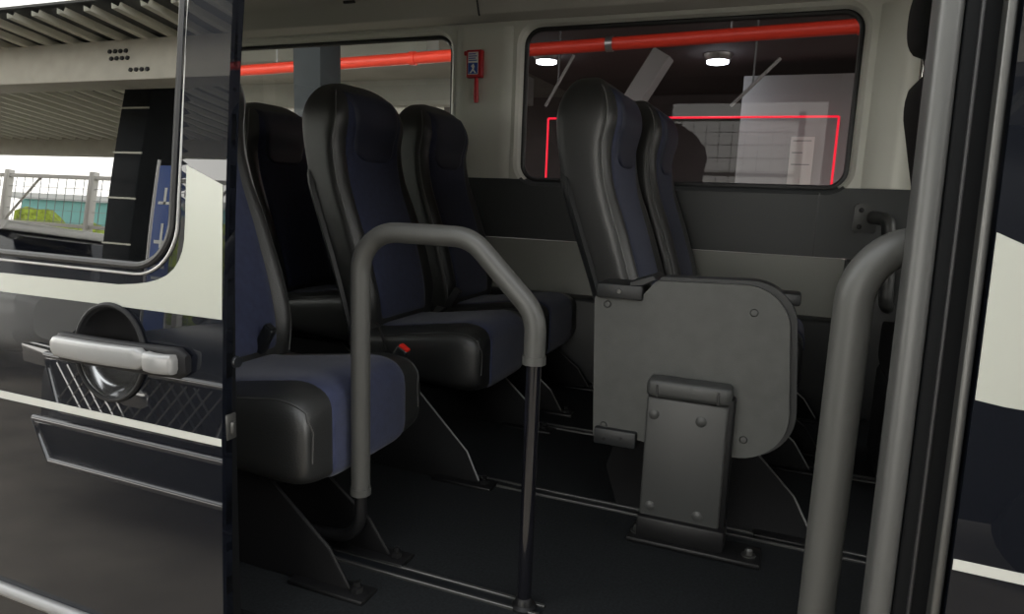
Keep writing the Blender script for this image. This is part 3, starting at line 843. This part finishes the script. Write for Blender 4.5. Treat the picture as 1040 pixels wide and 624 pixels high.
# ------------------------------------------------------------------ beyond the far windows: the covered car park
GZ = -.72
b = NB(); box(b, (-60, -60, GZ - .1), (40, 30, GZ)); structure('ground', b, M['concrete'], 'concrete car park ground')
b = NB(); box(b, (-60, -60, GZ), (40, -4.9, GZ + .004)); structure('bounce_yard', b, M['bounce_yard'], 'pale ground added beyond the carport to bounce light onto its roof')  # paler ground added as a reflector, brightens the roof underside
b = NB(); box(b, (-4.2, 3.6, 2.75), (14, 16, 2.95)); structure('ceiling_slab', b, M['dimslab'], 'car park ceiling beyond the tinted window, its dimness painted dark')  # same ceiling as the deck, with less light painted into its colour
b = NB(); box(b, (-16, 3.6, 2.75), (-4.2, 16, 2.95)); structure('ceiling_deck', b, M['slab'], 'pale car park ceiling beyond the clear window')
for i, (y, z, lab) in enumerate(((7.6, 2.45, 'nearer pale beam under the car park ceiling'), (11.0, 2.30, 'farther pale beam under the car park ceiling'))):
    b = NB(); box(b, (-16, y, z), (-4.3, y + .3, 2.76), .01); tag(obj('ceiling_beam', b, M['slab']), lab, 'beam', kind='structure')
b = NB(); box(b, (-7.2, 13.5, GZ), (14, 13.7, 2.76)); structure('wall_carpark', b, M['dimslab'], 'dark back wall of the car park')
# red pipe with couplings and hangers
py_, pz_ = 6.0, 2.082
rp = empty('red_pipe', (-3, py_, pz_)); rp.rotation_euler = (0, -.0225, 0); tag(rp, 'long red sprinkler pipe under the car park ceiling outside the windows', 'pipe')
b = NB(); cyl(b, (-13, 0, 0), (8, 0, 0), .055, 20); obj('pipe_run', b, M['redpipe'], rp)
for x in (-9, -6.1, -3.4, -.55, 1.4, 3.35, 5.2):
    b = NB(); cyl(b, (x - .03, 0, 0), (x + .03, 0, 0), .064, 20); obj('coupling', b, M['redpipe'] if x != 1.4 else M['steel'], rp)
for x in (-7.5, -4.6, -2.2, .2, 2.4, 4.6):
    b = NB(); cyl(b, (x, 0, .05), (x, 0, .63), .008, 8); obj('hanger_rod', b, M['wire'], rp)
# column seen through the clear window
b = NB(); box(b, (-3.955, 4.75, GZ), (-3.68, 5.03, 2.76), .01); cc = tag(obj('concrete_column', b, M['column']), 'dark grey column outside the clear left window', 'column')
# lamps
for px, lab in ((555, 'round ceiling lamp at the left of the tinted window'), (729, 'round ceiling lamp near the middle of the tinted window')):
    q = at_floor(px, 62, 2.66); r = empty('ceiling_lamp', (q.x, q.y, 2.75)); tag(r, lab, 'lamp', 'round car park lamps')
    b = NB(); lathe(b, [(.19, 0), (.19, -.03), (.15, -.09)], (0, 0, 0), 'z', 28); obj('lamp_body', b, M['steel'], r)
    b = NB(); lathe(b, [(.145, -.088), (.14, -.12), (.05, -.14)], (0, 0, 0), 'z', 28); obj('diffuser', b, M['lamp'], r)
# red light frame on a portal
LF = 10.0
lf = empty('light_frame', (-1.5, LF, GZ)); tag(lf, 'thin red glowing frame around a portal seen through the tinted window', 'light frame')
a, c = at(557, 119, LF), at(852, 120, LF); ztop = (a.z + c.z) / 2
for name, p0, p1 in (('light_bar', (a.x, ztop), (c.x, ztop)), ('light_bar', (a.x, GZ), (a.x, ztop)), ('light_bar', (c.x, GZ), (c.x, ztop))):
    b = NB(); cyl(b, (p0[0] + 1.5, 0, p0[1] - GZ), (p1[0] + 1.5, 0, p1[1] - GZ), .015, 10); obj(name, b, M['led'], lf)
# grey wall block with a notice
wl = at(752, 120, 10.4); wt = at(800, 76, 10.4)
b = NB(); box(b, (wl.x, 10.4, GZ), (wl.x + 3.2, 10.8, wt.z), .01); tag(obj('partition_wall', b, M['wallgrey']), 'grey partition wall outside the tinted window at right', 'partition', kind='structure')
pn = empty('notice_board', (0, 10.39, 0)); tag(pn, 'white notice board on the grey partition outside the tinted window', 'notice board')
a, c = at(798, 194, 10.39), at(828, 139, 10.39)
b = NB(); box(b, (a.x, -.02, a.z), (c.x, .008, c.z), .005); obj('board', b, M['poster'], pn)
for k in range(3):
    z = c.z - .05 - .16 * k; b = NB(); box(b, (a.x + .03, -.024, z - .012), (c.x - .1 * (k % 2) - .04, -.018, z)); obj('printed_line', b, M['wire'], pn)
# slanting conduits
for (x0, y0, x1, y1), lab in (((554, 108, 583, 56), 'slanting pale conduit left of the middle seats, outside the tinted window'), ((742, 108, 793, 59), 'slanting pale conduit right of the middle seats, outside the tinted window')):
    p0, p1 = at(x0, y0, 7.6), at(x1, y1, 7.6); r = empty('conduit', tuple(p0)); tag(r, lab, 'conduit', 'slanting conduits')
    b = NB(); tube(b, [(0, 0, 0), tuple(p1 - p0)], .018, 10); obj('conduit_tube', b, M['wallgrey'], r)
    m = (p1 - p0) * .45; b = NB(); cyl(b, tuple(m), (m.x, m.y, 2.75 - p0.z), .01, 8); obj('hanger_rod', b, M['wire'], r)
# slanting grey ceiling beam
p0, p1 = at(645, 95, 8.2), at(672, 52, 8.2); b = NB(); dv = (p1 - p0).normalized(); nv = Vector((dv.z, 0, -dv.x)) * .11
A = [p0 - nv - dv * .2, p0 + nv - dv * .2, p1 + nv, p1 - nv]; plate(b, [(p.x, p.z) for p in A], 8.2, 8.5, .01, 1); tag(obj('brace_beam', b, M['wallgrey']), 'slanting grey brace beam outside the tinted window', 'beam')

# ------------------------------------------------------------------ behind the camera: open carport that mirrors in the slid door
b = NB(); y0, y1, RZ = -4.6, -1.3, 2.5; per = .26; xs = -15
while xs < 9:
    P = [(0, 0), (.13, 0), (.145, -.045), (.20, -.045), (.215, 0), (per, 0)]
    for (xa, za), (xb, zb_) in zip(P, P[1:]):
        v = [b.verts.new((xs + xa, y0, RZ + za)), b.verts.new((xs + xb, y0, RZ + zb_)), b.verts.new((xs + xb, y1, RZ + zb_)), b.verts.new((xs + xa, y1, RZ + za))]
        f = b.faces.new(v); f.material_index = 1 if za < 0 or zb_ < 0 else 0
    xs += per
box(b, (-15, y0, RZ + .03), (9, y1, RZ + .05))
structure('carport_roof', b, [M['zinc'], M['rib']], 'ribbed carport roof beside the van', smooth=False)
b = NB(); box(b, (-15, -1.95, 2.12), (9, -1.75, 2.46), .01); tag(obj('carport_beam', b, M['cream']), 'cream steel beam across the carport', 'beam', kind='structure')
bb_ = bpy.data.objects['carport_beam']
for (cx_, cz_, n_) in ((-4.75, 2.36, 4), (-4.72, 2.30, 4), (-4.50, 2.20, 4), (-2.30, 2.36, 3), (-2.28, 2.30, 3)):
    b = NB()
    for k in range(n_): lathe(b, [(.018, 0), (.018, .012), (.008, .014)], (cx_ + .055 * k, -1.75, cz_), 'y', 6)
    obj('bolt_row', b, M['dark'], bb_)
b = NB(); box(b, (-15, -4.7, 2.22), (9, -4.58, 2.5), .01); tag(obj('edge_beam', b, M['cream']), 'cream edge beam of the carport', 'beam', kind='structure')
# column with a blue banner
cq = empty('carport_column', (-5.16, -2.5, GZ)); tag(cq, 'dark steel carport column with pale joints', 'column')
b = NB(); box(b, (-.16, -.16, 0), (.16, .16, 3.2), .015); obj('column_shaft', b, M['column'], cq)
for k in range(7):
    b = NB(); box(b, (-.165, .155, .3 + .42 * k), (.165, .165, .315 + .42 * k)); obj('pale_joint', b, M['rib'], cq)
bn = empty('banner', (-4.68, -2.35, GZ)); tag(bn, 'tall blue banner with white characters beside the carport column', 'banner')
b = NB(); box(b, (-.1, -.005, .75), (.12, .005, 2.3), .003); obj('banner_cloth', b, M['banner'], bn)
b = NB(); cyl(b, (-.12, 0, 0), (-.12, 0, 2.35), .012, 10); obj('banner_pole', b, M['steel'], bn)
b = NB()
for lo, hi in (((-.06, 1.95), (.07, 1.975)), ((-.005, 1.95), (.02, 2.1)), ((-.06, 1.60), (.0, 1.63)), ((.0, 1.56), (.025, 1.78)), ((.02, 1.60), (.08, 1.63)), ((-.06, 1.38), (.08, 1.405)), ((-.05, 1.28), (.07, 1.305)), ((-.07, 1.18), (.09, 1.205))):
    box(b, (lo[0], .005, lo[1]), (hi[0], .009, hi[1]))
obj('characters', b, M['poster'], bn)

# fence
fe = empty('mesh_fence', (-8, -5.6, GZ)); tag(fe, 'pale post fence with wire mesh beyond the carport', 'fence')
for k in range(9):
    x = -8 + 2 * k; b = NB(); box(b, (x - .05, -.05, 0), (x + .05, .05, 2.9), .005); obj('post', b, M['postpaint'], fe)
for z in (1.0, 1.95, 2.8):
    b = NB(); box(b, (-8.05, -.03, z - .03), (8.05, .03, z + .03)); obj('rail', b, M['postpaint'], fe)
for k in range(8):
    if k % 2 == 0:
        b = NB(); cyl(b, (-8 + 2 * k, 0, 1.95), (-7.2 + 2 * k, 0, 2.8), .02, 8); obj('brace', b, M['postpaint'], fe)
b = NB()
for k in range(81): box(b, (-8 + .2 * k - .004, -.004, 0), (-8 + .2 * k + .004, .004, 2.8))
for k in range(14): box(b, (-8, -.004, .2 * k), (8, .004, .2 * k + .008))
obj('wire_mesh', b, M['wire'], fe)
# bushes
for i, (x, y, s) in enumerate(((-12.2, -9.5, 1.15), (-8.6, -8.2, 1.0), (-16.5, -9.8, 1.2), (-4.8, -8.0, .9))):
    b = NB()
    for k in range(26):
        a = random.uniform(0, 2 * PI); rr = random.uniform(0, 1.1) * s; z = random.uniform(.3, 2.0) * s
        r = bmesh.ops.create_icosphere(b, subdivisions=2, radius=random.uniform(.3, .5) * s)
        for v in r['verts']:
            v.co *= 1 + random.uniform(-.22, .22); v.co += Vector((rr * math.cos(a), rr * math.sin(a) * .6, z))
    o = obj('bush', b, M['leaf'], smooth=False); o.location = (x, y, GZ); tag(o, ['yellow green bush behind the fence, largest', 'yellow green bush nearest the carport column', 'yellow green bush farthest along the fence', 'small yellow green bush close behind the fence'][i], 'bush', 'bushes behind the fence')
# buildings
bl = empty('warehouse', (-24, -22, GZ)); tag(bl, 'pale warehouse with teal wall beyond the fence', 'building')
b = NB(); box(b, (-9, -3, 0), (4, 3, 4.2)); obj('wall', b, M['teal'], bl)
b = NB(); box(b, (-9.3, -3.3, 4.2), (4.3, 3.3, 4.5)); obj('roof', b, M['render'], bl)
bl = empty('workshop', (-12, -20, GZ)); tag(bl, 'pale grey workshop beyond the bushes', 'building')
b = NB(); box(b, (-4, -2.5, 0), (4, 2.5, 4.0)); obj('wall', b, M['render'], bl)
b = NB(); plate(b, [(-4.4, 4.0), (4.4, 4.0), (4.4, 4.15), (-4.4, 5.2)], -2.8, 2.8); obj('roof', b, M['column'], bl)
b = NB(); box(b, (-3, 2.48, .9), (-1, 2.56, 2.4)); obj('window', b, M['carglass'], bl)

# parked cars
def make_car(label, x, y, rz, sz=1.0, paint='carwhite'):
    r = empty('parked_car', (x, y, GZ), rz); r.scale = (1, 1, sz); tag(r, label, 'car')
    #  y, half width, z bottom, z top
    S = [(0.0, .62, .42, .72), (-.05, .76, .30, .90), (-.2, .86, .24, .98), (-.7, .90, .22, 1.03), (-1.2, .91, .22, 1.08), (-2.5, .92, .22, 1.06), (-3.8, .91, .24, 1.06), (-4.3, .86, .30, 1.02), (-4.42, .74, .42, .92)]
    rings = []
    for yy, w, z0, z1 in S:
        rings.append([(w * math.copysign(abs(math.cos(th)) ** .5, math.cos(th)), yy, (z0 + z1) / 2 + (z1 - z0) / 2 * math.copysign(abs(math.sin(th)) ** .5, math.sin(th))) for th in [2 * PI * (k + .5) / 32 for k in range(32)]])
    b = NB(); loft(b, rings); obj('body', b, M[paint], r)
    C = [(-1.05, .72, 1.02), (-1.75, .66, 1.52), (-2.2, .65, 1.58), (-3.2, .64, 1.58), (-3.9, .66, 1.45), (-4.25, .70, 1.02)]
    def cab(grow, zlo):
        rg = []
        for yy, w, z1 in C:
            zz = max(z1, zlo + .01)
            rg.append([(-.80 - grow, yy, .98), (-w - grow, yy, zz - .05), (-w + .1, yy, zz + grow), (w - .1, yy, zz + grow), (w + grow, yy, zz - .05), (.80 + grow, yy, .98)])
        return rg
    b = NB(); loft(b, cab(0, 1.0)); obj('cabin_glass', b, M['carglass'], r, angle=20)
    b = NB(); plate(b, [(-.66, 1.50), (.66, 1.50), (.60, 1.60), (-.60, 1.60)], -3.7, -1.7, .03, 3); obj('roof_panel', b, M[paint], r)
    for s in (-1, 1):
        for yy in (-1.05, -2.4, -3.4):
            t = -1.75 if yy == -1.05 else yy - .05
            b = NB(); tube(b, [(s * .79, yy, 1.03), (s * .66, t, 1.52)], .035, 8); obj('window_post', b, M[paint], r)
        for yy in (-.85, -3.5):
            b = NB(); lathe(b, [(.05, .10), (.30, .10), (.34, .06), (.34, -.10), (.30, -.12), (.05, -.12)], (s * .82, yy, .34), 'x', 28); w = obj('wheel', b, M['tyre'], r)
            b = NB(); lathe(b, [(.03, s * .125), (.21, s * .125), (.22, s * .09)], (s * .82, yy, .34), 'x', 20); obj('hub_cap', b, M['steel'], w)
        b = NB(); plate(b, [(s * .48, .78), (s * .82, .80), (s * .84, .90), (s * .52, .88)], -.10, .012, .01); obj('headlamp', b, M['chrome'], r)
    # grille: black field, bright frame, diamond mesh
    gp = [(-.62, .86), (.62, .86), (.50, .58), (-.50, .58)]
    b = NB(); plate(b, gp, -.06, .02, .008); g = obj('grille', b, M['black'], r)
    b = NB(); tube(b, [(x, .022, z) for x, z in gp], .022, 10, closed=True); tag(obj('grille_frame', b, M['chrome'], g), 'bright frame')
    b = NB()
    for k in range(-12, 13):
        for sg in (-1, 1):
            x0 = k * .075; tube(b, [(x0 - sg * .09, .024, .61), (x0 + sg * .09, .024, .83)], .006, 5) if abs(x0) < .46 else None
    obj('grille_mesh', b, M['chrome'], g)
    lp = [(-.70, .50), (.70, .50), (.58, .28), (-.58, .28)]
    b = NB(); plate(b, lp, -.06, .015, .008); g = obj('lower_intake', b, M['black'], r)
    b = NB(); tube(b, [(x, .017, z) for x, z in lp], .024, 10, closed=True); tag(obj('intake_frame', b, M['chrome'], g), 'silver frame')
    b = NB(); plate(b, rrect(-.10, .10, .68, .77, .044), .02, .045, .006); obj('badge', b, M['chrome'], r)
    return r
make_car('dark car with bright mesh grille parked facing the slid door', -2.75, -.65, 0, 1.0, 'darkpaint')
make_car('white car parked along the far side of the carport', -11.0, -3.4, PI / 2, 1.09)

dv = empty('added_dark_van', (3.3, -3.2, GZ)); tag(dv, 'dark van shape added behind the viewpoint to darken the reflections', 'van')  # unseen, added so the cab door and tinted window reflect something dark
b = NB(); rings = []
for xx, w, z0, z1 in ((-2.75, .80, .45, 2.4), (-2.65, .92, .30, 2.7), (-2.3, .95, .28, 2.78), (1.3, .95, .28, 2.74), (2.0, .94, .28, 1.75), (2.3, .93, .28, 1.25), (2.9, .88, .30, 1.1), (3.05, .74, .40, .8)):
    rings.append([(xx, w * math.copysign(abs(math.cos(th)) ** .3, math.cos(th)), (z0 + z1) / 2 + (z1 - z0) / 2 * math.copysign(abs(math.sin(th)) ** .3, math.sin(th))) for th in [2 * PI * (k + .5) / 32 for k in range(32)]])
loft(b, rings); obj('body', b, M['darkpaint'], dv)
for x0_, x1_ in ((-2.3, -1.1), (-.95, .25), (.4, 1.3)):
    b = NB(); plate(b, rrect(x0_, x1_, 1.30, 2.0, .08), .93, .965, .004); obj('side_window', b, M['carglass'], dv)
for x_ in (-1.8, 2.0):
    b = NB(); lathe(b, [(.05, .12), (.30, .12), (.36, .08), (.36, -.10), (.05, -.12)], (x_, .86, .36), 'y', 28); obj('wheel', b, M['tyre'], dv)

# ------------------------------------------------------------------ light
wd = bpy.data.worlds.new('sky'); SC.world = wd; wd.use_nodes = True
nt = wd.node_tree; bg = nt.nodes['Background']
tc = nt.nodes.new('ShaderNodeTexCoord'); sp = nt.nodes.new('ShaderNodeSeparateXYZ'); nt.links.new(tc.outputs['Generated'], sp.inputs[0])
rmp = nt.nodes.new('ShaderNodeValToRGB'); nt.links.new(sp.outputs['Z'], rmp.inputs[0])
rmp.color_ramp.elements[0].color = (1, .97, .90, 1); rmp.color_ramp.elements[1].color = (.33, .34, .345, 1)
rmp.color_ramp.elements[1].position = .65
e_ = rmp.color_ramp.elements.new(.22); e_.color = (.92, .91, .86, 1)
nt.links.new(rmp.outputs[0], bg.inputs['Color']); bg.inputs['Strength'].default_value = 7.5
# ------------------------------------------------------------------ camera
cd = bpy.data.cameras.new('camera'); cd.sensor_width = 36; cd.lens = F_ / W_ * 36; cd.clip_start = .01; cd.clip_end = 200
co = bpy.data.objects.new('camera', cd); COL.objects.link(co)
co.matrix_world = Matrix(((RGT.x, UPV.x, -FWD.x, CAM.x), (RGT.y, UPV.y, -FWD.y, CAM.y), (RGT.z, UPV.z, -FWD.z, CAM.z), (0, 0, 0, 1)))
SC.camera = co
vs = SC.view_settings; vs.view_transform = 'Standard'; vs.look = 'None'; vs.gamma = 1; vs.use_curve_mapping = False; vs.exposure = 0.22
SC.cycles.use_denoising = True; SC.cycles.max_bounces = 12; SC.cycles.transparent_max_bounces = 12
SC.cycles.sample_clamp_indirect = 20
